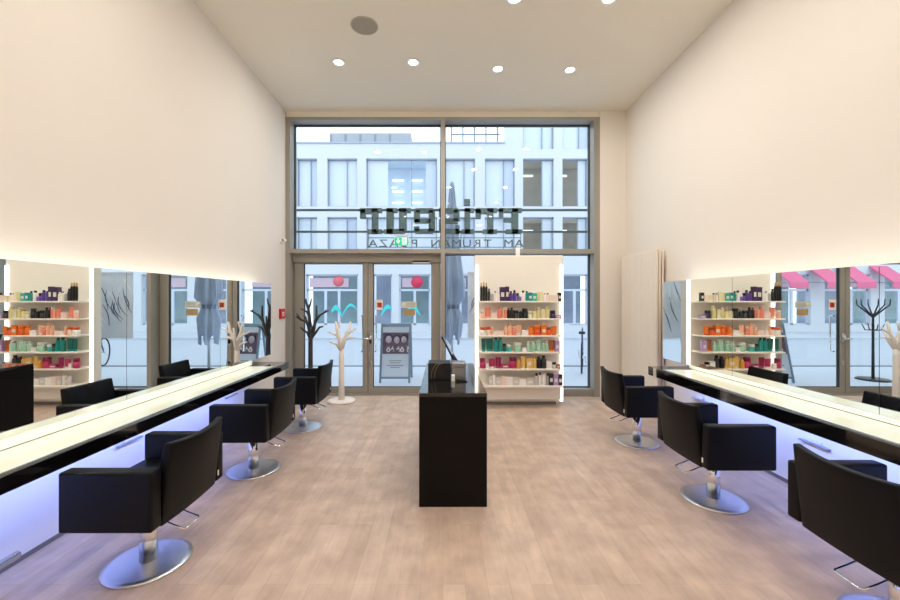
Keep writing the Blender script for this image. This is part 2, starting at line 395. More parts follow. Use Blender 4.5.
def make_chair():
    t = thing('salon_chair', '', 'chair', group='black leather salon chairs')
    for s in (-1, 1):
        b = bm_new(); y = sorted((s*.262, s*.345)); box(b, -.268, .225, y[0], y[1], .372, .692, .016, 3); a = obj('armrest', b, M_LEATHER, t, True)
        if s < 0:
            bobj('care_tag', (-.2705, -.268, -.285, -.272, .41, .445), M_PLASTIC_W, a)
    b = bm_new(); box(b, -.20, .21, -.262, .262, .375, .47, .012, 2); obj('seat_base', b, M_LEATHER, t, True)
    b = bm_new(); box(b, -.19, .21, -.258, .258, .465, .535, .025, 4); obj('seat_cushion', b, M_LEATHER, t, True)
    obj('backrest', back_rest(), M_LEATHER, t)
    bobj('seat_plate', (-.13, .13, -.11, .11, .35, .378), M_PLASTIC_B, t, .004, 1)
    b = bm_new(); lathe(b, [(0, .02), (.047, .02), (.047, .30), (.040, .302), (.040, .352), (0, .352)], n=32); obj('hydraulic_post', b, M_CHROME, t)
    b = bm_new(); lathe(b, [(0, 0), (.228, 0), (.232, .004), (.230, .012), (.20, .016), (.05, .022), (0, .022)], n=64); obj('base_plate', b, M_BRUSHED, t)
    b = bm_new(); tube(b, [(-.02, -.07, .345), (-.20, -.07, .268), (-.262, -.07, .245), (-.272, -.06, .242), (-.272, .06, .242), (-.262, .07, .245), (-.20, .07, .268), (-.02, .07, .345)], .006, 8)
    obj('lift_pedal', b, M_CHROME, t)
    return t
ch = make_chair()
spots = [(-1.797, 2.44, PI, 'black leather salon chair at the left worktop, nearest the camera'),
         (-1.785, 3.77, PI, 'black leather salon chair in the middle of the left row'),
         (-1.76, 5.02, PI, 'black leather salon chair at left worktop end, nearest the doors'),
         (2.18, 4.50, 0, 'black leather salon chair at right worktop end, nearest the window'),
         (2.17, 3.21, 0, 'black leather salon chair in the middle of the right row'),
         (2.23, 1.94, 0, 'black leather salon chair at lower right, cut by the picture edge')]
for i, (x, y, rz, lab) in enumerate(spots):
    o = ch if i == 0 else dup(ch, (x, y, 0), rz, lab)
    o.location = (x, y, 0); o.rotation_euler = (0, 0, rz); o['label'] = lab

# ------------------------------------------------------------------ reception counter
r = thing('reception_counter', 'tall narrow black reception counter in the middle of the floor', 'counter', (0, 0, 0))
cx0, cx1, cy0, cy1, ct = -.185, .34, 3.09, 4.55, .88
bobj('front_panel', (cx0, cx1, cy0, cy0+.03, 0, ct-.03), M_BLKFRONT, r, .002, 1)
bobj('side_panel', (cx0, cx0+.03, cy0+.03, cy1, 0, ct-.03), M_BLKFRONT, r)
bobj('end_panel', (cx0+.03, cx1, cy1-.03, cy1, 0, ct-.03), M_BLKFRONT, r)
bobj('worktop', (cx0, cx1, cy0, cy1, ct-.03, ct), M_BLKGLOSS, r, .002, 1)
bobj('carcass', (cx0+.03, cx1-.03, cy0+.03, cy1-.03, .05, ct-.03), mat('cream_carcass', rgb(214, 204, 184), .5), r)
for k in range(2):
    ya = cy0+.06+k*.69
    for j, (za, zb) in enumerate(((.66, .83), (.44, .64), (.07, .42))):
        d = bobj('drawer', (cx1-.03, cx1-.012, ya, ya+.65, za, zb), mat('cream_front', rgb(226, 214, 190), .4), r, .002, 1)
        if j < 2:
            b = bm_new(); tube(b, [(cx1-.012, ya+.325, (za+zb)/2), (cx1-.003, ya+.325, (za+zb)/2)], .012, 12); obj('lock', b, M_BRUSHED, d)
o = thing('tilted_monitor', 'thin black tilted screen standing on the reception counter, seen edge-on', 'monitor', (.09, 4.05, ct))
mx = Matrix.Translation((.03, 0, .09)) @ Matrix.Rotation(math.radians(-27), 4, 'Y')
b = bm_new(); box(b, -.009, .009, -.02, .34, 0, .29, .003, 1, mx=mx); obj('screen', b, M_SCREEN, o)
b = bm_new(); box(b, -.03, .14, .06, .26, 0, .012, .004, 1); obj('foot', b, M_PLASTIC_B, o)
b = bm_new(); tube(b, [(.05, .16, .01), (.06, .16, .07), (.01, .16, .15)], .014); obj('stand_arm', b, M_PLASTIC_B, o)
o = thing('black_till_box', 'black box on the counter with cables looping down its face', 'box', (-.03, 3.60, ct))
bobj('housing', (-.105, .10, 0, .20, 0, .152), M_PLASTIC_B, o, .005, 1)
for k in range(2):
    b = bm_new(); pts = [(-.075+.03*k + .075*(1-math.cos(a)), -.012, .012 + .14*math.sin(a)**.8) for a in [i*PI/2/9 for i in range(1, 10)]]
    tube(b, [(-.075+.03*k, -.012, .006)]+pts, .004, 8); obj('cable', b, mat('cable_grey', rgb(110, 100, 84), .4), o)
o = thing('card_printer', 'silver grey receipt printer on the counter right of black box', 'printer', (.145, 3.62, ct))
bobj('body', (-.068, .065, 0, .16, 0, .15), mat('printer_silver', rgb(150, 150, 152), .25, .6), o, .006, 1)
bobj('paper_slot', (-.04, .045, -.002, 0, .11, .118), M_PLASTIC_B, o)
o = tag(bobj('white_card_box', (.075, .105, 3.54, 3.58, ct, ct+.055), M_PLASTIC_W, bev=.002, seg=1), 'small white card box in front of the silver printer', 'box')
b = bm_new(); prism(b, [(.115, ct), (.215, ct), (.215, ct+.008), (.125, ct+.022), (.115, ct+.022)], 3.52, 3.56); tag(obj('stapler', b, M_PLASTIC_B), 'small black wedge-shaped stapler on the counter by the white box', 'stapler')

# ------------------------------------------------------------------ coat trees
def coat_tree(label, loc, H, m, trunk_r, base_r, branches, name):
    r = thing(name, label, 'coat stand', loc)
    b = bm_new(); lathe(b, [(0, 0), (base_r, 0), (base_r, .022), (base_r-.02, .034), (trunk_r*1.6, .036), (0, .036)], n=48); obj('base', b, m, r)
    b = bm_new(); tube(b, [(0, 0, .03), (0, 0, H*.35), (0, 0, H*.62), (0, 0, H*.74)], [trunk_r*1.15, trunk_r, trunk_r*.95, trunk_r*.8], 16); obj('trunk', b, m, r)
    for pts, rr in branches:
        b = bm_new(); n = len(pts); tube(b, pts, [rr*(1-.5*i/(n-1)) for i in range(n)], 10); obj('branch', b, m, r)
    return r
TY = 6.3
def X(v): return v*TY/400
blk = mat('charcoal_lacquer', rgb(50, 52, 56), .5); wht = mat('cream_lacquer', rgb(240, 232, 222), .4)
def br(l): return [(X(a), X(c), X(z)) for a, c, z in l]
coat_tree('tall charcoal coat tree with forked branches against the left door leaf', (PX(310.5, TY), TY, 0), 1.60, blk, X(2.3), .15, [
    (br([(0,0,72),(-1,0,84),(-2,0,93),(-4,0,98),(-5,0,103)]), X(1.8)), (br([(-2,0,93),(0,0,98),(1,0,103)]), X(1.2)),
    (br([(0,0,68),(4,0,76),(6,0,84),(6,0,96)]), X(1.8)), (br([(5,0,80),(9,0,86),(14,0,89),(18,0,91)]), X(1.3)), (br([(14,0,89),(16,-1,92)]), X(.9)),
    (br([(0,0,72),(-4,-1,80),(-9,-2,82),(-14,-1,85)]), X(1.6)), (br([(-9,-2,82),(-12,-2,86),(-13,-2,88)]), X(1.0)),
    (br([(0,0,62),(-4,2,69),(-8,3,71),(-11,3,74)]), X(1.4)), (br([(-1,1,84),(-5,3,90),(-11,3,93)]), X(1.2)),
    (br([(0,0,62),(4,2,68),(8,3,74),(12,3,75)]), X(1.5)), (br([(0,0,60),(2,6,72),(3,10,84)]), X(1.5)), (br([(0,0,64),(-1,-6,78),(-2,-9,86)]), X(1.4))], 'coat_tree')
coat_tree('shorter cream white coat tree on a round base before the doors', (PX(341.5, TY), TY, 0), 1.14, wht, X(2.7), .215, [
    (br([(0,0,52),(-1,0,62),(-4,0,70),(-6,0,80)]), X(2.2)), (br([(-4,0,70),(-2,0,76),(-1,0,80)]), X(1.3)), (br([(-1,0,62),(-6,0,67),(-9,0,68),(-13,0,70)]), X(1.5)),
    (br([(0,0,52),(3,0,62),(7,0,70),(9,0,80)]), X(2.1)), (br([(6,0,68),(11,0,71),(15,0,74)]), X(1.4)), (br([(3,0,62),(9,1,64),(14,1,64)]), X(1.4)),
    (br([(0,0,50),(-5,-2,58),(-11,-3,60)]), X(1.6)), (br([(0,0,50),(1,6,60),(2,10,70)]), X(1.8)), (br([(0,0,50),(-1,-6,62),(-1,-9,74)]), X(1.7))], 'coat_tree')

# ------------------------------------------------------------------ product display
DX0, DX1 = .486, 1.83
r = thing('product_display', 'white illuminated product display with six shelves in front of the window', 'display shelf', (0, 0, 0))
b = bm_new(); box(b, DX0, DX1, 6.10, 6.24, .05, 2.283, .004, 1); obj('back_panel', b, M_SHELF, r)
for xa in (DX0, DX1-.05):
    bobj('light_strip', (xa+.004, xa+.046, 6.082, 6.10, .06, 2.13), M_STRIP, r)
bobj('bottom_cover', (DX0+.055, DX1-.055, 6.03, 6.10, .10, .32), M_SHELF, r, .003, 1)
bobj('plinth', (DX0+.1, DX1-.1, 6.12, 6.22, 0, .05), M_BASE, r)
bobj('support_post', (1.14, 1.20, 6.24, 6.28, 0, 2.42), M_WHITE, r)
SY0, SY1 = 5.85, 6.10
shelf_z = [1.585, 1.329, 1.081, .839, .591, .342]
for k, z in enumerate(shelf_z):
    x0, x1 = (.527, 1.74) if k < 5 else (.58, 1.76)
    bobj('shelf', (x0, x1, SY0, SY1, z-.022, z), M_SHELF, r, .002, 1)

C = {
 'black': rgb(26, 26, 28), 'charcoal': rgb(48, 48, 50), 'silver grey': rgb(170, 170, 168), 'white': rgb(240, 236, 230),
 'dark purple': rgb(58, 36, 78), 'purple': rgb(92, 62, 150), 'violet': rgb(120, 96, 176), 'teal': rgb(22, 148, 142), 'dark green': rgb(18, 104, 98), 'turquoise': rgb(60, 176, 168),
 'cream': rgb(232, 224, 182), 'pale yellow': rgb(226, 218, 150), 'peach': rgb(244, 186, 156), 'salmon': rgb(238, 140, 118), 'pale pink': rgb(242, 214, 204),
 'orange': rgb(240, 124, 34), 'deep orange': rgb(226, 92, 30), 'mint green': rgb(156, 206, 180), 'pale green': rgb(184, 218, 196), 'brown': rgb(168, 92, 52),
 'magenta': rgb(180, 38, 96), 'wine red': rgb(140, 26, 72), 'amber': rgb(214, 150, 62), 'gold': rgb(222, 184, 104), 'light grey': rgb(206, 200, 196), 'lilac': rgb(182, 150, 196)}
K = {'b': 'bottle', 't': 'tube', 'j': 'jar', 'x': 'box', 'c': 'card'}
S3 = lambda a, z: (470+a/9, 470+z/9)
S4 = lambda a, z: (470+a/8, 470+z/8)
rows = [
 (S3, [(92,114,18.5,'b','black','gold'),(115,137,19,'b','black','gold'),(138,160,18.5,'b','black','gold'),(161,181,12.5,'b','charcoal','black'),
  (190,213,9,'b','silver grey','white'),(219,241,10,'b','white','silver grey'),(246,268,9,'b','white','white'),(272,318,14,'x','dark purple',0),(320,353,14.5,'x','dark purple',0),
  (355,386,10,'b','purple','black'),(388,419,11,'b','purple','black'),(421,441,8,'j','purple','black'),(445,463,6.5,'j','violet','white'),(466,490,10.5,'b','white','black'),
  (510,526,10,'b','teal','black'),(528,563,8.5,'x','teal',0),(565,600,8,'x','turquoise',0),(608,626,10,'b','pale yellow','white'),(631,655,9,'x','cream',0),
  (668,689,8,'b','white','silver grey'),(692,713,8,'b','pale pink','purple'),(722,755,6,'x','cream',0),(758,792,6,'x','pale pink',0),(797,826,8.5,'x','black',0)]),
 (S3, [(95,130,8,'j','peach','white'),(138,186,11,'t','salmon','peach'),(192,238,6,'x','pale pink',0),(258,290,12,'b','salmon','salmon'),(294,308,10,'b','peach','white'),(312,334,11,'b','salmon','white'),
  (338,361,11,'b','black','brown'),(364,390,11,'b','charcoal','black'),(398,442,8,'j','charcoal','black'),(446,472,9,'b','black','silver grey'),(476,522,10,'j','black','charcoal'),
  (530,558,7,'j','cream','white'),(572,600,9,'b','cream','amber'),(610,640,11,'b','pale yellow','white'),(644,676,9,'x','cream',0),(681,712,12,'b','pale yellow','cream'),
  (735,771,8,'j','dark purple','black'),(778,828,3.5,'x','lilac',0)]),
 (S3, [(92,148,8,'j','white','deep orange'),(150,190,8.5,'j','pale pink','deep orange'),(192,212,10,'b','peach','white'),(216,238,4,'x','white',0),(246,304,4.5,'x','pale pink',0),
  (312,336,9.5,'b','peach','white'),(348,380,12,'b','peach','peach'),(386,416,9,'j','salmon','peach'),(420,460,10,'t','peach','white'),(474,526,5,'x','white',0),
  (532,578,9,'b','orange','orange'),(584,636,10,'j','deep orange','orange'),(645,690,10,'x','orange',0),(695,735,8,'j','deep orange','brown'),(740,788,9,'t','orange','deep orange')]),
 (S4, [(92,124,13,'t','dark green','teal'),(136,178,13,'t','dark green','teal'),(200,228,14,'b','teal','dark green'),(231,260,14,'b','teal','dark green'),(265,290,8,'j','dark green','black'),(293,326,7,'j','turquoise','white'),
  (366,416,9,'j','mint green','white'),(420,452,4,'x','white',0),(456,486,10,'b','pale green','white'),(494,526,10,'b','mint green','white'),(534,577,12,'t','pale green','mint green'),(582,603,11,'b','mint green','silver grey'),
  (605,628,10,'b','pale green','white'),(638,680,11.5,'t','brown','orange'),(686,720,11,'x','lilac',0)]),
 (S4, [(80,124,10,'j','magenta','wine red'),(128,149,5,'x','white',0),(154,202,9.5,'t','magenta','white'),(210,252,11,'t','wine red','magenta'),(256,316,4,'x','magenta',0),(319,372,11,'j','magenta','wine red'),
  (375,406,9,'b','amber','gold'),(413,450,12,'t','gold','cream'),(455,502,10.5,'x','gold',0),(506,532,12,'b','gold','amber'),(540,574,12,'b','black','charcoal'),(577,613,13,'b','charcoal','black'),
  (618,656,7,'x','white',0),(662,692,6,'j','light grey','black'),(698,726,4,'x','brown',0)]),
 (S4, [(150,178,9,'x','light grey',0),(181,206,12.5,'b','white','light grey'),(210,250,8,'x','light grey',0),(255,292,9,'x','pale pink',0),(296,341,8,'x','white',0),(345,392,8,'x','light grey',0),
  (400,452,6.5,'x','white',0),(456,516,7,'x','light grey',0),(524,549,12,'b','light grey','charcoal'),(553,573,13,'b','white','charcoal'),(580,610,14,'b','white','light grey'),(614,631,12,'b','silver grey','black'),
  (636,668,12,'x','charcoal',0),(672,706,11,'x','lilac',0),(710,742,11,'x','charcoal',0)]),
]
ORD = 'first second third fourth fifth sixth seventh eighth ninth tenth eleventh twelfth thirteenth fourteenth fifteenth sixteenth seventeenth eighteenth nineteenth twentieth twenty-first twenty-second twenty-third twenty-fourth'.split()
SH = ['top', 'second', 'third', 'fourth', 'fifth', 'lowest']
for k, (sc, items) in enumerate(rows):
    for i, (a, z, h, kind, col, cap) in enumerate(items):
        p0, p1 = sc(a, z); Y = 5.88
        x0, x1 = PX(p0, Y)+.0005, PX(p1, Y)-.0005
        if i+1 < len(items):
            gap = PX(sc(items[i+1][0], 0)[0], Y)-x1
            x1 += min(.016, max(0, gap*.42))
        if i:
            gap = x0-PX(sc(items[i-1][1], 0)[0], Y)
            x0 -= min(.016, max(0, gap*.42))
        wd = x1-x0; hh = h*Y/400; cxx = (x0+x1)/2; rr = min(wd/2, .05)
        base = shelf_z[k]
        kn = {'b': 'bottle', 't': 'tube', 'j': 'jar', 'x': 'box'}[kind]
        size = 'tall ' if h >= 12 else ('low ' if h <= 5 else '')
        lab = f"{size}{col} product {kn}" + (f" with {cap} cap" if cap else '') + f" on {SH[k]} display shelf, {ORD[i]} from left"
        m = mat('product_'+col.replace(' ', '_'), C[col], .35, noise=.08, scale=30)
        t = thing('product_'+kn, lab, kn, (cxx, Y+rr+.005, base), 0, f'hair products on the {SH[k]} display shelf')
        mc = mat('product_'+cap.replace(' ', '_'), C[cap], .35, noise=.08, scale=30) if cap else None
        if kind == 'b':
            b = bm_new(); s = wd/2; dy = min(s, .035)/s
            mx = Matrix.Diagonal((1, dy, 1, 1))
            lathe(b, [(0, 0), (s*.94, 0), (s, .006), (s, hh*.70), (s*.85, hh*.77), (s*.5, hh*.80), (0, hh*.80)], n=16, mx=mx); obj('bottle_body', b, m, t)
            b = bm_new(); lathe(b, [(0, hh*.80), (s*.62, hh*.80), (s*.62, hh*.985), (s*.5, hh), (0, hh)], n=14, mx=mx); obj('cap', b, mc, t)
        elif kind == 'j':
            b = bm_new(); s = wd/2; mx = Matrix.Diagonal((1, min(s, .045)/s, 1, 1))
            lathe(b, [(0, 0), (s*.95, 0), (s, .005), (s, hh*.66), (0, hh*.66)], n=20, mx=mx); obj('jar_body', b, m, t)
            b = bm_new(); lathe(b, [(0, hh*.66), (s*.98, hh*.66), (s*.98, hh*.98), (s*.9, hh), (0, hh)], n=20, mx=mx); obj('lid', b, mc, t)
        elif kind == 't':
            s = wd/2; b = bmesh.new(); n = 14; rings = []
            for f_, (sx, sy) in ((.16, (.8, .6)), (.2, (.86, .62)), (.6, (.95, .35)), (.97, (1, .05)), (1, (1, .04))):
                rings.append([b.verts.new((s*sx*math.cos(2*PI*q/n), min(s, .03)*sy*math.sin(2*PI*q/n), hh*f_)) for q in range(n)])
            for A, B in zip(rings, rings[1:]):
                for q in range(n): b.faces.new((A[q], A[(q+1) % n], B[(q+1) % n], B[q])).smooth = True
            b.faces.new(rings[0][::-1]); b.faces.new(rings[-1]); obj('tube_body', b, m, t)
            b = bm_new(); lathe(b, [(0, 0), (s*.72, 0), (s*.72, hh*.16), (0, hh*.16)], n=16, mx=Matrix.Diagonal((1, min(s, .03)*.9/s, 1, 1))); obj('cap', b, mc, t)
        else:
            bobj('carton', (-wd/2, wd/2, -min(wd/2, .035), min(wd/2, .035), 0, hh), m, t, .0015, 1)
            if col not in ('white',) and wd > .03:
                bobj('printed_label', (-wd*.3, wd*.3, -min(wd/2, .035)-.0008, -min(wd/2, .035), hh*.3, hh*.62), mat('product_label', rgb(226, 222, 214), .5), t)

# picture poster hung on the glass behind the display, seen past its edges in the mirrors
r = thing('window_poster', 'pale blue poster with dark hair strands hung on the glass behind the display', 'poster', (1.16, 6.79, .95))
bobj('sheet', (-.74, .76, -.004, .004, 0, 1.12), mat('poster_pale', rgb(206, 222, 240), .5, noise=.15, scale=3), r)
for nm, mm, cnt in (('dark_strands', mat('poster_dark', rgb(86, 100, 124), .5), 26), ('pale_strands', mat('poster_light', rgb(226, 234, 244), .5), 26)):
    b = bm_new()
    for k in range(cnt):
        x = random.uniform(-.62, .70); z = random.uniform(.55, 1.02); ln = random.uniform(.25, .5); cv = random.uniform(-.06, .10)
        tube(b, [(min(.74, max(-.72, x-.35*ln*q/6+cv*math.sin(PI*q/6))), -.006, max(.03, z-ln*q/6)) for q in range(7)], [.002+.006*math.sin(PI*(q+.3)/6.6) for q in range(7)], 5)
    obj(nm, b, mm, r)

# ------------------------------------------------------------------ radiator, alarm, camera, exit sign
r = thing('tall_radiator', 'tall flat cream panel radiator on the right wall beside the window', 'radiator', (2.955, 5.92, 0))
b = bm_new(); box(b, -.075, -.045, -.52, .53, .12, 2.30, .006, 2); obj('front_panel', b, mat('radiator_cream', rgb(232, 222, 206), .4), r)
b = bm_new()
for k in range(14): box(b, -.079, -.0745, -.49+k*.074, -.44+k*.074, .16, 2.26, .002, 1)
obj('panel_ribs', b, mat('radiator_cream', rgb(232, 222, 206), .4), r)
for i, x in enumerate((-.018, .022)):
    b = bm_new(); tube(b, [(x, -.50, .14), (x, -.50, 2.28)], .014, 12); obj('side_pipe', b, mat('pipe_tan', rgb(226, 212, 196), .35), r)
    b = bm_new(); tube(b, [(x, .50, .14), (x, .50, 2.28)], .014, 12); obj('side_pipe', b, mat('pipe_tan', rgb(226, 212, 196), .35), r)
bobj('rear_panel', (-.04, -.005, -.47, .50, .15, 2.27), mat('radiator_cream', rgb(232, 222, 206), .4), r)
bobj('wall_bracket', (.0, .064, -.3, .3, 1.9, 1.94), M_WHITE, r)
r = thing('fire_alarm_button', 'red fire alarm call point on the left wall beside the doors', 'alarm', (WALL_L, 6.42, 1.38))
bobj('housing', (0, .035, -.085, .085, -.08, .08), mat('alarm_red', rgb(200, 28, 34), .4), r, .006, 2)
bobj('glass_front', (.035, .038, -.035, .035, -.04, .03), M_PLASTIC_W, r, .001, 1)
b = bm_new(); lathe(b, [(0, 0), (.012, 0), (.012, .002), (0, .002)], n=16, mx=Matrix.Rotation(PI/2, 4, 'Y')); o = obj('push_dot', b, M_PLASTIC_B, r); o.location = (.038, 0, -.005)
r = thing('security_camera', 'small white security camera on the left wall above the door transom', 'camera', (WALL_L, 6.42, 2.53))
b = bm_new(); lathe(b, [(0, 0), (.035, 0), (.035, .012), (0, .012)], n=20, mx=Matrix.Rotation(PI/2, 4, 'Y')); obj('mount', b, M_PLASTIC_W, r)
b = bm_new(); tube(b, [(.01, 0, 0), (.05, 0, .02)], .01); obj('arm', b, M_PLASTIC_W, r)
b = bm_new(); tube(b, [(.05, .03, .03), (.06, -.08, .02)], .028, 16); obj('body', b, M_PLASTIC_W, r)
b = bm_new(); tube(b, [(.06, -.08, .02), (.0605, -.084, .0195)], .018, 16); obj('lens', b, mat('lens_grey', rgb(120, 122, 126), .2), r)
Y = 6.5
ex = thing('exit_sign', 'green emergency exit sign with white arrow and running figure above doors', 'sign', (PX(401.5, Y), Y, PZ(241, Y)))
g1 = mat('exit_green', rgb(20, 170, 120), .4, noise=0, emit=rgb(22, 190, 130), estr=.75); g2 = mat('exit_white', rgb(220, 255, 235), .4, noise=0, emit=rgb(200, 255, 225), estr=.9)
bobj('housing', (-.12, .118, .004, .035, -.068, .066), M_PLASTIC_W, ex, .004, 1)
bobj('green_field', (-.112, .112, .001, .004, -.062, .060), g1, ex)
b = bm_new(); box(b, -.062, -.046, -.001, .001, 0, .045); prism(b, [(-.088, .004), (-.054, -.042), (-.020, .004), (-.040, .004), (-.054, -.012), (-.068, .004)], -.001, .001); box(b, -.062, -.046, -.001, .001, -.025, .002); obj('arrow', b, g2, ex)
b = bm_new(); box(b, .01, .085, -.001, .001, -.055, .053); obj('doorway', b, g2, ex)
b = bm_new(); lathe(b, [(0, 0), (.009, 0), (.009, .001), (0, .001)], (.050, -.001, .034), 14, Matrix.Rotation(PI/2, 4, 'X'))
for pts in ([(.048, .022), (.040, -.008)], [(.040, -.008), (.058, -.022), (.056, -.042)], [(.040, -.008), (.028, -.026), (.014, -.028)], [(.047, .016), (.066, .010)], [(.046, .018), (.028, .006)]):
    tube(b, [(x, -.002, z) for x, z in pts], .0045, 6)
obj('running_figure', b, g1, ex)
for x in (-.08, .08): bobj('hanger', (x-.004, x+.004, .015, .023, .066, .09), M_BRUSHED, ex)
bobj('bracket', (-.1, .1, .015, .100, .085, .10), M_BRUSHED, ex)
b = bm_new(); box(b, -.01, .01, .09, .21, .088, .098); box(b, -.01, .01, .10, .115, -.12, .098); obj('support', b, M_BRUSHED, ex)

# ------------------------------------------------------------------ ceiling lamps and speaker
def downlight(x, y, label, power=DOWNLIGHT_W):
    r = thing('ceiling_downlight', label, 'ceiling light', (x, y, CEIL), 0, 'recessed ceiling downlights')
    b = bm_new(); lathe(b, [(.060, 0), (.092, 0), (.095, -.004), (.090, -.010), (.062, -.006), (.060, 0)], n=32); obj('trim_ring', b, M_WHITE, r)
    b = bm_new(); lathe(b, [(0, -.001), (.060, -.001), (.060, -.003), (0, -.003)], n=32); obj('lamp_disc', b, M_LAMP, r)
    area_light('downlight_lamp', (x, y, CEIL-.02), (0, 0, 0), .13, .13, power, WARM, 'DISK')
names = [(-1.37, 5.25, 'recessed white downlight, leftmost of the far row of four'), (-.39, 5.25, 'recessed white downlight, second from left in the far row'),
         (.74, 5.40, 'recessed white downlight, third from left in the far row'), (1.72, 5.42, 'recessed white downlight, rightmost of the far row of four'),
         (.74, 4.14, 'recessed downlight at the picture top, left of the two there'), (1.72, 4.14, 'recessed downlight at the picture top, right of the two there')]
for x, y, lab in names: downlight(x, y, lab)
for i, (x, y) in enumerate([(-1.37, 2.6), (1.72, 2.6), (.18, 2.6), (-1.37, .9), (1.72, .9), (.18, .9), (-1.37, -1.2), (1.72, -1.2), (.18, -1.2), (-1.2, -3), (1.5, -3)]):  # unseen downlights added beyond the frame to brighten the room
    downlight(x, y, 'added unseen ceiling downlight over the near part of the salon', 15)
r = thing('ceiling_speaker', 'round grey ceiling loudspeaker grille left of the downlights', 'speaker', (-.895, 4.55, CEIL))
b = bm_new(); lathe(b, [(0, -.006), (.13, -.008), (.145, -.006), (.148, 0), (0, 0)], n=40); obj('grille', b, mat('grille_grey', rgb(158, 152, 140), .7, noise=.2, scale=200), r)
b = bm_new(); lathe(b, [(.143, 0), (.156, 0), (.156, -.005), (.145, -.008), (.143, 0)], n=40); obj('rim', b, mat('speaker_rim', rgb(186, 180, 166), .5), r)

# ------------------------------------------------------------------ shop sign outside (read from the street)
SGY = 7.02
sign = thing('shop_sign', 'dark slab-serif shop lettering outside the upper windows, mirrored from inside', 'sign', (0, SGY, 0))
m_sign = mat('sign_grey_green', rgb(100, 120, 124), .5, .2)
def SX(px): return PX(px, SGY)
def SZ(py): return PZ(py, SGY)
# u runs leftwards in the picture; letters on a grid 0..10 wide, 0..10 high (z up)
L = {
 'f': ([(0,0,7,1.6),(1.6,0,4.4,10),(0,8.4,10,10),(8.2,6.6,10,10),(4.4,4.6,8,6.2)], 'f'),
 'r': ([(0,0,6.6,1.6),(1.8,0,4.6,10),(0,8.4,4.6,10),(4.6,7.9,10,10),(7.6,6.0,10,9.6)], 'r'),
 'i': ([(0,0,10,1.6),(3.2,0,7.6,10),(0,8.4,7.6,10),(3.2,11.2,7.8,13.6)], 'i'),
 's': ([(0,0,9.2,1.8),(7,.6,10,5.6),(.8,4.1,9.2,5.9),(0,5,3,9.4),(.8,8.2,10,10),(8,6.8,10,10),(0,0,2,3.2)], 's'),
 'e': ([(.8,0,9.4,1.8),(0,.8,3,9.2),(.8,8.2,9.2,10),(7.2,4.4,10,9.2),(2,4.2,9.6,5.8),(7.4,.8,10,2.8)], 'e'),
 'u': ([(1.6,1,4.4,10),(0,8.4,4.4,10),(2.4,0,8.8,1.8),(6.4,0,9,10),(5,8.4,9,10),(8,0,10,1.6)], 'u')}
top, bot = SZ(208.7), SZ(233.8)
for chh, xr, xl in (('f', 521.5, 499), ('r', 497, 475.5), ('i', 474, 461.5), ('s', 459.5, 439), ('e', 435, 414), ('u', 411, 384), ('r', 382, 360.5)):
    b = bm_new()
    for u0, z0, u1, z1 in L[chh][0]:
        xa = SX(xr) - (SX(xr)-SX(xl))*u0/10; xb = SX(xr) - (SX(xr)-SX(xl))*u1/10
        box(b, xb, xa, -.05, .05, bot+(top-bot)*z0/10, bot+(top-bot)*z1/10)
    o = obj('letter', b, m_sign, sign); o['label'] = f'big dark letter {chh}'
for yy in (209.3, 231.2):
    b = bm_new(); box(b, PX(296, SGY)-.4, PX(590, SGY)+.4, .05, .08, SZ(yy)-.018, SZ(yy)+.018); obj('rail', b, mat('rail_grey', rgb(96, 112, 116), .5, .3), sign)
for yy in (237.8, 247.2):
    b = bm_new(); box(b, SX(368), SX(521), .0, .012, SZ(yy)-.006, SZ(yy)+.006); obj('letter_bar', b, m_sign, sign)
for px in (368, 402, 461, 521):
    b = bm_new(); box(b, SX(px)-.006, SX(px)+.006, .012, .024, SZ(247.5), SZ(232)); obj('hanger', b, m_sign, sign)
txt = 'AM TRUMAN PLAZA'; xs0, xs1 = 519, 373
for i, c in enumerate(txt):
    if c == ' ': continue
    cu = bpy.data.curves.new('letter', 'FONT'); cu.body = c; cu.size = .19; cu.align_x = 'CENTER'; cu.extrude = .012
    
    to = bpy.data.objects.new('letter_tmp', cu); COL.objects.link(to)
    bpy.context.view_layer.update()
    me = bpy.data.meshes.new_from_object(to.evaluated_get(bpy.context.evaluated_depsgraph_get()))
    bpy.data.objects.remove(to)
    me.transform(Matrix.Diagonal((1.25, 1, 1, 1)))
    me.name = 'small_letter'; me.materials.clear(); me.materials.append(m_sign)
    o = bpy.data.objects.new('small_letter', me); COL.objects.link(o); o.parent = sign
    o.rotation_euler = (PI/2, 0, PI); o.location = (SX(xs0+(xs1-xs0)*i/(len(txt)-1)), 0, SZ(247)); o['label'] = f'small dark letter {c}'
for px in (296, 590):
    bobj('wall_bracket', (PX(px, SGY)+(-.40 if px < 400 else .34), PX(px, SGY)+(-.34 if px < 400 else .40), -.20, .05, SZ(232), SZ(208)), m_sign, sign)
# outer face of our own building beside the opening, carrying the sign rails
b = bm_new(); box(b, -12, WALL_L-.2, 6.55, 6.92, 0, 8); box(b, WALL_R+.2, 12, 6.55, 6.92, 0, 8); box(b, WALL_L-.2, WALL_R+.2, 6.60, 6.92, CEIL+.15, 8)
o = struct('wall_outside', b, mat('outer_render', rgb(214, 214, 212), .8)); o['label'] = 'pale outer wall of the salon building'; o['category'] = 'wall'

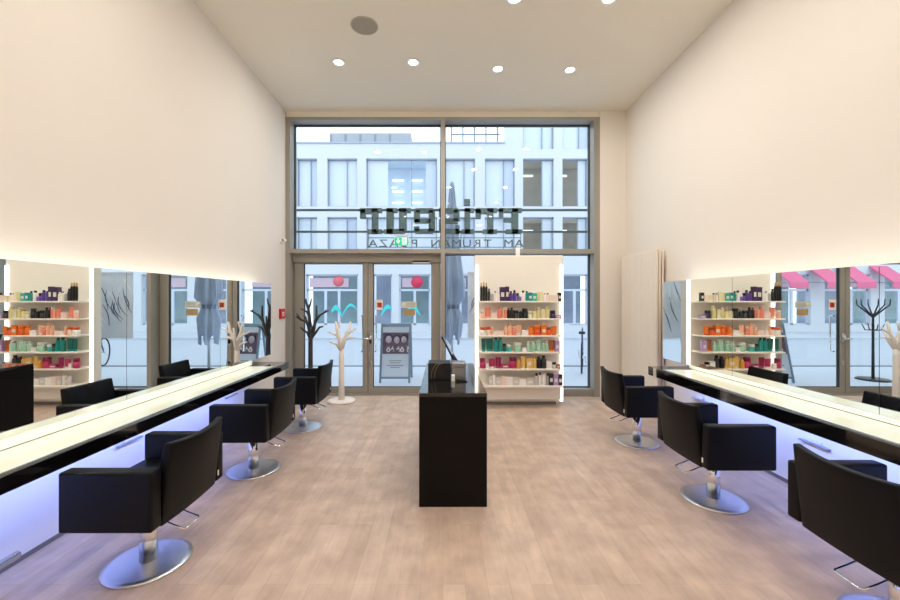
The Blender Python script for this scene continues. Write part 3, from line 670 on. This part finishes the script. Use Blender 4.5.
# ------------------------------------------------------------------ street
M_STREET = mat('pale_paving', rgb(196, 202, 212), .7, noise=.06, scale=1.2)
b = bm_new(); box(b, -40, 40, 6.92, 9.6, -.14, 0); o = tag(struct('pavement', b, M_STREET), 'pale paving outside the shop front', 'pavement')
b = bm_new(); box(b, -40, 40, 9.6, 17, -.24, -.10); tag(struct('street', b, mat('asphalt', rgb(186, 192, 202), .6, noise=.06, scale=3)), 'pale grey wet road beyond the pavement', 'road')
b = bm_new(); box(b, -40, 40, 9.6, 9.75, -.14, .012); tag(struct('kerb', b, mat('kerb_grey', rgb(130, 138, 150), .7)), 'grey kerb stones along the pavement', 'kerb')
b = bm_new(); box(b, -40, 40, 17, 20, -.14, .0); box(b, -40, 40, 16.9, 17, -.14, .0); tag(struct('far_pavement', b, M_STREET), 'pale paving before the building across the street', 'pavement')

# ------------------------------------------------------------------ building across the street
FY = 20.0
bld = thing('office_building', 'long white office building with shops across the street', 'building', (0, FY, 0))
def FX(px): return (px-443)/400*FY
colx = [(296.5,317),(327,357),(366,437),(445,475),(485,515),(523,554),(562.5,588)]
cols = [(FX(a), FX(c)) for a, c in colx]
x = cols[-1][1]+.5
while x < 21: cols.append((x, x+1.5)); x += 2.0
x = cols[0][0]-.5
while x > -21: cols.insert(0, (x-1.5, x)); x -= 2.0
shopx = [(306,358),(373.5,392),(399,430),(445,476),(486,548),(563,588)]
shops = [(FX(a), FX(c)) for a, c in shopx]
x = shops[-1][1]+.7
while x < 20: shops.append((x, x+2.3)); x += 3.0
x = shops[0][0]-.7
while x > -20: shops.insert(0, (x-2.3, x)); x -= 3.0
Zr = {'r1': (6.28, 8.68), 'r2': (3.8, 5.75), 'g': (.35, 2.88)}
def facade(name, x0, x1, z0, z1, holes, m):
    xs = sorted({x0, x1} | {h[0] for h in holes} | {h[1] for h in holes}); b = bm_new()
    for a, c in zip(xs, xs[1:]):
        mid = (a+c)/2; inh = any(h[0] < mid < h[1] for h in holes)
        if not inh: box(b, a, c, 0, .35, z0, z1)
    return obj(name, b, m, bld)
m_fac = mat('white_render', rgb(212, 216, 222), .8, noise=.02, scale=.6)
XA, XB = -22, 22
for key, hs in (('r1', cols), ('r2', cols), ('g', shops)):
    facade('facade_wall', XA, XB, *Zr[key], hs, m_fac)
for z0, z1 in ((-.1, .35), (2.88, 3.8), (5.75, 6.28), (8.68, 9.15)):
    bobj('facade_band', (XA, XB, 0, .35, z0, z1), m_fac, bld)
# attic storey on the right
att = [(FX(523), FX(554)), (FX(562.5), FX(590)), (8.1, 9.6), (10.1, 11.6)]
facade('attic_wall', FX(505), XB, 9.15, 10.9, att, m_fac)
bobj('parapet', (XA, FX(505), 0, .35, 9.15, 9.5), m_fac, bld)
bobj('attic_parapet', (FX(505), XB, 0, .35, 10.9, 12.2), m_fac, bld)
bobj('cornice', (XA, FX(505), -.05, .0, 9.42, 9.5), mat('cornice_grey', rgb(170, 178, 190), .6), bld)
bobj('roof', (XA, XB, .35, 9, 9.1, 9.4), m_fac, bld)
o = bobj('rooftop_unit', (FX(330)*1.15, FX(411)*1.15, 3, 5, 9.4, 11.2), mat('unit_grey', rgb(160, 166, 176), .6), bld)
for k in range(5): bobj('unit_seam', (FX(330)*1.15+.85*k, FX(330)*1.15+.85*k+.08, 2.96, 3, 9.45, 11.1), mat('seam_grey', rgb(130, 138, 150), .6), o)
b = bm_new()
for zz in (9.9, 10.5, 11.0): tube(b, [(FX(452), 1.5, zz), (FX(504), 1.5, zz)], .04)
for k in range(5): tube(b, [(FX(452)+k*.62, 1.5, 9.3), (FX(452)+k*.62, 1.5, 11.0)], .04)
obj('roof_railing', b, mat('seam_grey', rgb(130, 138, 150), .6), bld)
m_cur = mat('pale_blue_blind_sky_tint', rgb(240, 242, 248), .8, noise=.03); m_cur2 = mat('grey_blue_blind_sky_tint', rgb(222, 226, 242), .8, noise=.03)  # blind colours also stand in for pale sky reflected in the panes
m_room = mat('warm_room', rgb(150, 140, 122), .9, noise=.35, scale=2.5); m_wf = mat('window_grey', rgb(150, 160, 178), .6); m_cold = mat('cool_room', rgb(170, 190, 210), .9, noise=.1)
def fwin(x0, x1, z0, z1, style, k):
    b = bm_new(); t = .05
    box(b, x0, x1, .18, .24, z0, z0+t); box(b, x0, x1, .18, .24, z1-t, z1); box(b, x0, x0+t, .18, .24, z0, z1); box(b, x1-t, x1, .18, .24, z0, z1)
    xm = x0+(x1-x0)*.64; box(b, xm-.02, xm+.02, .18, .24, z0, z1)
    f = obj('window_frame', b, m_wf, bld)
    bobj('pane', (x0+t, x1-t, .205, .215, z0+t, z1-t), M_FGLASS, f)
    if style == 'warm':
        bobj('sky_tint_blind', (xm, x1, .26, .30, z0, z1), m_cur, f)
        bobj('room_wall', (x0-.1, x1+.1, 1.6, 1.7, z0-.1, z1+.1), m_room, f)
        bobj('room_ceiling', (x0-.1, x1+.1, .36, 1.7, z1+.0, z1+.1), m_room, f)
        bobj('room_lamp', (x0+.15, xm-.2, 1.3, 1.4, z1-.5, z1-.42), M_LAMP2, f)
    elif style == 'big':
        bobj('sky_tint_blind', (x0, x0+(x1-x0)*.30, .26, .30, z0, z1), m_cur, f); bobj('sky_tint_blind', (x1-(x1-x0)*.16, x1, .26, .30, z0, z1), m_cur2, f)
        bobj('room_wall', (x0-.1, x1+.1, 1.6, 1.7, z0-.1, z1+.1), mat('bright_room', rgb(205, 220, 236), .9), f)
        bobj('room_ceiling', (x0-.1, x1+.1, .36, 1.7, z1+.0, z1+.1), m_cold, f)
        for kk in range(3):
            for dx in (1.15, 2.15): bobj('room_lamp', (x0+dx, x0+dx+.6, 1.4, 1.5, z1-.70-.6*kk, z1-.64-.6*kk), M_LAMP2, f)
    else:
        bobj('sky_tint_blind', (x0, xm, .28, .32, z0, z1), m_cur, f); bobj('sky_tint_blind', (xm, x1, .26, .30, z0, z1), m_cur2 if k % 2 else m_cur, f)
for k, (a, c) in enumerate(cols):
    i = k - next(j for j, q in enumerate(cols) if abs(q[0]-FX(296.5)) < .01)
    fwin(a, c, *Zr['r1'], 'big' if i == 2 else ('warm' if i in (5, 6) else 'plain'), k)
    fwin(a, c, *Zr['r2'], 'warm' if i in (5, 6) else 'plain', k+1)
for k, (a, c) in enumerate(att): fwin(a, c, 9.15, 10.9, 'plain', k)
m_shop = [mat('shop_interior_blue', rgb(140, 150, 172), .8, noise=.4, scale=1.4), mat('shop_interior_teal', rgb(126, 150, 158), .8, noise=.4, scale=1.7)]
for k, (a, c) in enumerate(shops):
    z0, z1 = Zr['g']; b = bm_new(); t = .07
    box(b, a, c, .14, .22, z0, z0+t); box(b, a, c, .14, .22, z1-t, z1); box(b, a, a+t, .14, .22, z0, z1); box(b, c-t, c, .14, .22, z0, z1)
    if c-a > 1.2:
        box(b, a, c, .14, .22, 2.05, 2.15)
        for q in ((.36, .62) if c-a > 2 else (.5,)): box(b, a+(c-a)*q-.06, a+(c-a)*q+.06, .14, .22, z0, 2.05)
    f = obj('shop_window_frame', b, mat('shop_frame_white', rgb(206, 214, 230), .5), bld)
    bobj('pane', (a+t, c-t, .175, .185, z0+t, z1-t), M_FGLASS, f)
    bobj('shop_interior', (a-.1, c+.1, 1.4, 1.5, z0-.3, z1+.2), m_shop[k % 2], f)
    if c-a > 1.4: bobj('sign_band', (a+.15, c-.5, .10, .13, 2.25, 2.7), mat('band_pink', rgb(200, 176, 190), .6), f)
def disc(x, z, r_, m, y=.08):
    b = bm_new(); lathe(b, [(0, 0), (r_, 0), (r_, .02), (0, .02)], n=28, mx=Matrix.Rotation(PI/2, 4, 'X')); o = obj('sign_and_reflection_disc', b, m, bld); o.location = (x, y, z); return o
m_pink = mat('sign_crimson', rgb(214, 44, 88), .5)
disc(FX(417), PZ(282, FY), .30, m_pink); disc(FX(338), PZ(281, FY), .26, mat('reflection_rose', rgb(226, 108, 118), .5))  # crimson disc is the sign; rose disc is a pink reflection modelled as solid
m_cy = mat('cyan_arc', rgb(60, 214, 214), .4)  # flat cyan arcs set before the shop panes
def arc(x0, z0, x1, z1, bulge, w_):
    b = bm_new(); n = 8
    for sgn in (1,):
        pts = []
        for i in range(n+1):
            t = i/n; pts.append((x0+(x1-x0)*t, z0+(z1-z0)*t+bulge*math.sin(PI*t)))
        poly = [(p[0], p[1]+w_*math.sin(PI*(.15+.8*i/n))) for i, p in enumerate(pts)] + [(p[0], p[1]-w_*.2) for p in reversed(pts)]
        prism(b, poly, .06, .08)
    obj('cyan_swoosh', b, m_cy, bld)
arc(FX(331), PZ(312, FY), FX(342), PZ(317, FY), .25, .22); arc(FX(342), PZ(316, FY), FX(357), PZ(310, FY), .35, .12)
arc(FX(381), PZ(316, FY), FX(392), PZ(309, FY), .2, .2); arc(FX(408), PZ(309, FY), FX(420), PZ(315, FY), .15, .22)
# pink awnings
for i, (xa, lab) in enumerate(((-16.2, 'leftmost'), (-14.5, 'second from left'), (-13.1, 'third from left'), (-11.3, 'rightmost'))):
    r = thing('pink_awning', f'pink fabric shop awning across the street, {lab} of four in the mirror', 'awning', (xa, FY, 0), 0, 'pink awnings across the street')
    b = bm_new(); mx = Matrix.Rotation(PI/2, 4, 'Z')
    poly = [(-.02, 3.3), (-1.1, 2.45), (-1.1, 2.15), (-1.06, 2.15), (-1.06, 2.42), (-.02, 3.2)]
    b2 = bmesh.new()
    a = [b2.verts.new((-.45, p, z)) for p, z in poly]; c = [b2.verts.new((.45, p, z)) for p, z in poly]
    b2.faces.new(a); b2.faces.new(c[::-1])
    for q in range(len(poly)): b2.faces.new((a[q], c[q], c[(q+1) % 6], a[(q+1) % 6]))
    bmesh.ops.recalc_face_normals(b2, faces=b2.faces)
    _merge(b, b2)
    obj('canopy', b, mat('awning_pink', rgb(222, 110, 146), .8), r)
    b = bm_new()
    for s in (-.42, .42): tube(b, [(s, -.02, 2.5), (s, -1.06, 2.4)], .025)
    obj('frame', b, m_wf, r)

# ------------------------------------------------------------------ things in the street
# folded parasol
Y = 8.6
r = thing('folded_parasol', 'tall folded pale grey parasol outside behind the central mullion', 'parasol', (PX(452, Y), Y, 0))
b = bm_new(); lathe(b, [(0, 0), (.30, 0), (.30, .06), (.06, .09), (0, .09)], n=24); obj('base', b, mat('concrete', rgb(150, 156, 164), .8), r)
b = bm_new(); tube(b, [(0, 0, .08), (0, 0, 4.15)], .03); obj('pole', b, M_BRUSHED, r)
b = bmesh.new(); n = 32; rings = []
for z, rad in ((4.12, .03), (3.9, .06), (3.2, .11), (2.5, .17), (2.0, .22), (1.65, .23), (1.5, .13), (1.42, .13), (1.2, .2), (.75, .17)):
    rings.append([b.verts.new(((rad*(1+.28*math.cos(8*2*PI*q/n+z)))*math.cos(2*PI*q/n), (rad*(1+.28*math.cos(8*2*PI*q/n+z)))*math.sin(2*PI*q/n), z + (.12*math.cos(5*2*PI*q/n) if z < 1 else 0))) for q in range(n)])
for A, B in zip(rings, rings[1:]):
    for q in range(n): b.faces.new((A[q], A[(q+1) % n], B[(q+1) % n], B[q])).smooth = True
b.faces.new(rings[0]); bmesh.ops.recalc_face_normals(b, faces=b.faces)
obj('canopy', b, mat('parasol_cloth', rgb(170, 182, 204), .9, noise=.08), r)
b = bm_new(); lathe(b, [(.12, 1.42), (.15, 1.42), (.15, 1.50), (.12, 1.50), (.12, 1.42)], n=24); obj('strap', b, mat('strap_grey', rgb(110, 124, 146), .8), r)
coat_tree('black hat stand outside left of the doors, seen only in right mirror', (-3.06, 8.0, 0), 1.80, M_PLASTIC_B, .022, .26,
    [([(0, 0, 1.25), (.15*math.cos(a), .15*math.sin(a), 1.42), (.23*math.cos(a), .23*math.sin(a), 1.5), (.24*math.cos(a), .24*math.sin(a), 1.62)], .016) for a in [k*PI/3 for k in range(6)]] +
    [([(0, 0, 1.0), (.12*math.cos(a), .12*math.sin(a), 1.0), (.17*math.cos(a), .17*math.sin(a), 1.12)], .014) for a in [k*PI/2+.4 for k in range(4)]], 'hat_stand')
# sandwich board
Y = 8.0
r = thing('sandwich_board', 'grey framed sandwich board with a people poster outside the door', 'sign', (PX(396.5, Y), Y, 0))
m_afr = mat('board_frame', rgb(130, 150, 172), .4, .4)
for s in (-1, 1):
    p = bm_new(); hw = .30
    mx = Matrix.Translation((0, s*.30, 0)) @ Matrix.Rotation(math.radians(s*13), 4, 'X')
    box(p, -hw, -hw+.04, -.015, .015, 0, 1.16, mx=mx); box(p, hw-.04, hw, -.015, .015, 0, 1.16, mx=mx); box(p, -hw+.04, hw-.04, -.015, .015, .08, .12, mx=mx); box(p, -hw+.04, hw-.04, -.015, .015, 1.09, 1.16, mx=mx)
    obj('frame', p, m_afr, r)
    if s < 0:
        p = bm_new(); box(p, -hw+.04, hw-.04, -.008, .008, .12, 1.09, mx=mx); ps = obj('poster', p, mat('poster_white', rgb(214, 222, 238), .5), r)
        p = bm_new(); box(p, -hw+.045, hw-.045, -.012, -.008, .56, .98, mx=mx); obj('picture', p, mat('poster_plum', rgb(112, 88, 112), .6, noise=.3, scale=9), ps)
        p = bm_new()
        for x, z, rr in ((-.14, .84, .075), (.02, .83, .07), (.16, .84, .065)):
            lathe(p, [(0, 0), (rr, 0), (rr, .003), (0, .003)], (0, 0, 0), 20, mx @ Matrix.Translation((x, -.012, z)) @ Matrix.Rotation(PI/2, 4, 'X') @ Matrix.Diagonal((.8, 1, 1, 1)))
        obj('portrait', p, mat('portrait_pale', rgb(196, 180, 196), .6), ps)
        p = bm_new()
        for x, z, rr in ((-.14, .87, .085), (.02, .86, .09), (.16, .87, .08)):
            lathe(p, [(0, 0), (rr, 0), (rr, .002), (0, .002)], (0, 0, 0), 20, mx @ Matrix.Translation((x, -.0105, z)) @ Matrix.Rotation(PI/2, 4, 'X'))
        obj('portrait_hair', p, mat('hair_dark', rgb(58, 44, 60), .6), ps)
        cu = bpy.data.curves.new('t', 'FONT'); cu.body = 'öé éö ?'; cu.size = .15; cu.extrude = .002; cu.offset = .004; cu.align_x = 'CENTER'
        to = bpy.data.objects.new('t', cu); COL.objects.link(to); bpy.context.view_layer.update()
        me = bpy.data.meshes.new_from_object(to.evaluated_get(bpy.context.evaluated_depsgraph_get())); bpy.data.objects.remove(to)
        me.transform(mx @ Matrix.Translation((.04, -.017, .60)) @ Matrix.Rotation(PI/2, 4, 'X')); me.materials.clear(); me.materials.append(M_PLASTIC_W)
        o = bpy.data.objects.new('lettering', me); COL.objects.link(o); o.parent = ps
        p = bm_new()
        for z, a, c in ((.42, -.12, .12), (.38, -.10, .10), (.33, -.16, .16), (.29, -.09, .09)): box(p, a, c, -.011, -.008, z, z+.012, mx=mx)
        obj('small_print', p, mat('print_grey', rgb(120, 125, 120), .6), ps)
# bicycle outside right
def bicycle(loc, rz, label, col):
    r = thing('bicycle', label, 'bicycle', loc, rz)
    mf = mat('bike_'+col, {'blue': rgb(58, 76, 110), 'red': rgb(150, 50, 64)}[col], .4); mt = mat('tyre', rgb(40, 44, 52), .8)
    for x in (-.52, .52):
        b = bm_new(); tube(b, [(x+.33*math.cos(a), 0, .345+.33*math.sin(a)) for a in [2*PI*i/28 for i in range(29)]], .017, 8); wv = obj('wheel', b, mt, r)
        b = bm_new()
        for i in range(12): a = 2*PI*i/12; tube(b, [(x, 0, .345), (x+.32*math.cos(a), 0, .345+.32*math.sin(a))], .003, 5)
        lathe(b, [(0, -.04), (.02, -.04), (.02, .04), (0, .04)], (x, 0, .345), 10, Matrix.Rotation(PI/2, 4, 'X')); obj('spokes', b, M_BRUSHED, wv)
    b = bm_new()
    for s_ in ([(-.52, 0, .345), (-.08, 0, .31)], [(-.08, 0, .31), (-.2, 0, .82)], [(-.52, 0, .345), (-.18, 0, .74)], [(-.18, 0, .76), (.34, 0, .80)], [(-.08, 0, .31), (.36, 0, .72)], [(.34, 0, .92), (.36, 0, .72), (.42, 0, .5), (.52, 0, .345)]): tube(b, s_, .016, 8)
    obj('frame', b, mf, r)
    b = bm_new(); box(b, -.34, -.08, -.07, .07, .84, .89, .02, 2); obj('saddle', b, M_PLASTIC_B, r)
    b = bm_new(); tube(b, [(.34, 0, .92), (.33, 0, 1.02)], .014); tube(b, [(.22, -.28, 1.02), (.33, -.2, 1.03), (.36, 0, 1.02), (.33, .2, 1.03), (.22, .28, 1.02)], .012); obj('handlebar', b, M_BRUSHED, r)
    b = bm_new(); tube(b, [(-.08, -.07, .31), (-.02, -.07, .17), (-.02, -.14, .17)], .01); tube(b, [(-.08, .07, .31), (-.14, .07, .45), (-.14, .14, .45)], .01); tube(b, [(-.08, -.08, .31), (-.08, .08, .31)], .03); obj('pedals', b, M_BRUSHED, r)
bicycle((3.2, 9.2, 0), math.radians(70), 'dark blue bicycle parked outside beyond the right edge of the window', 'blue')
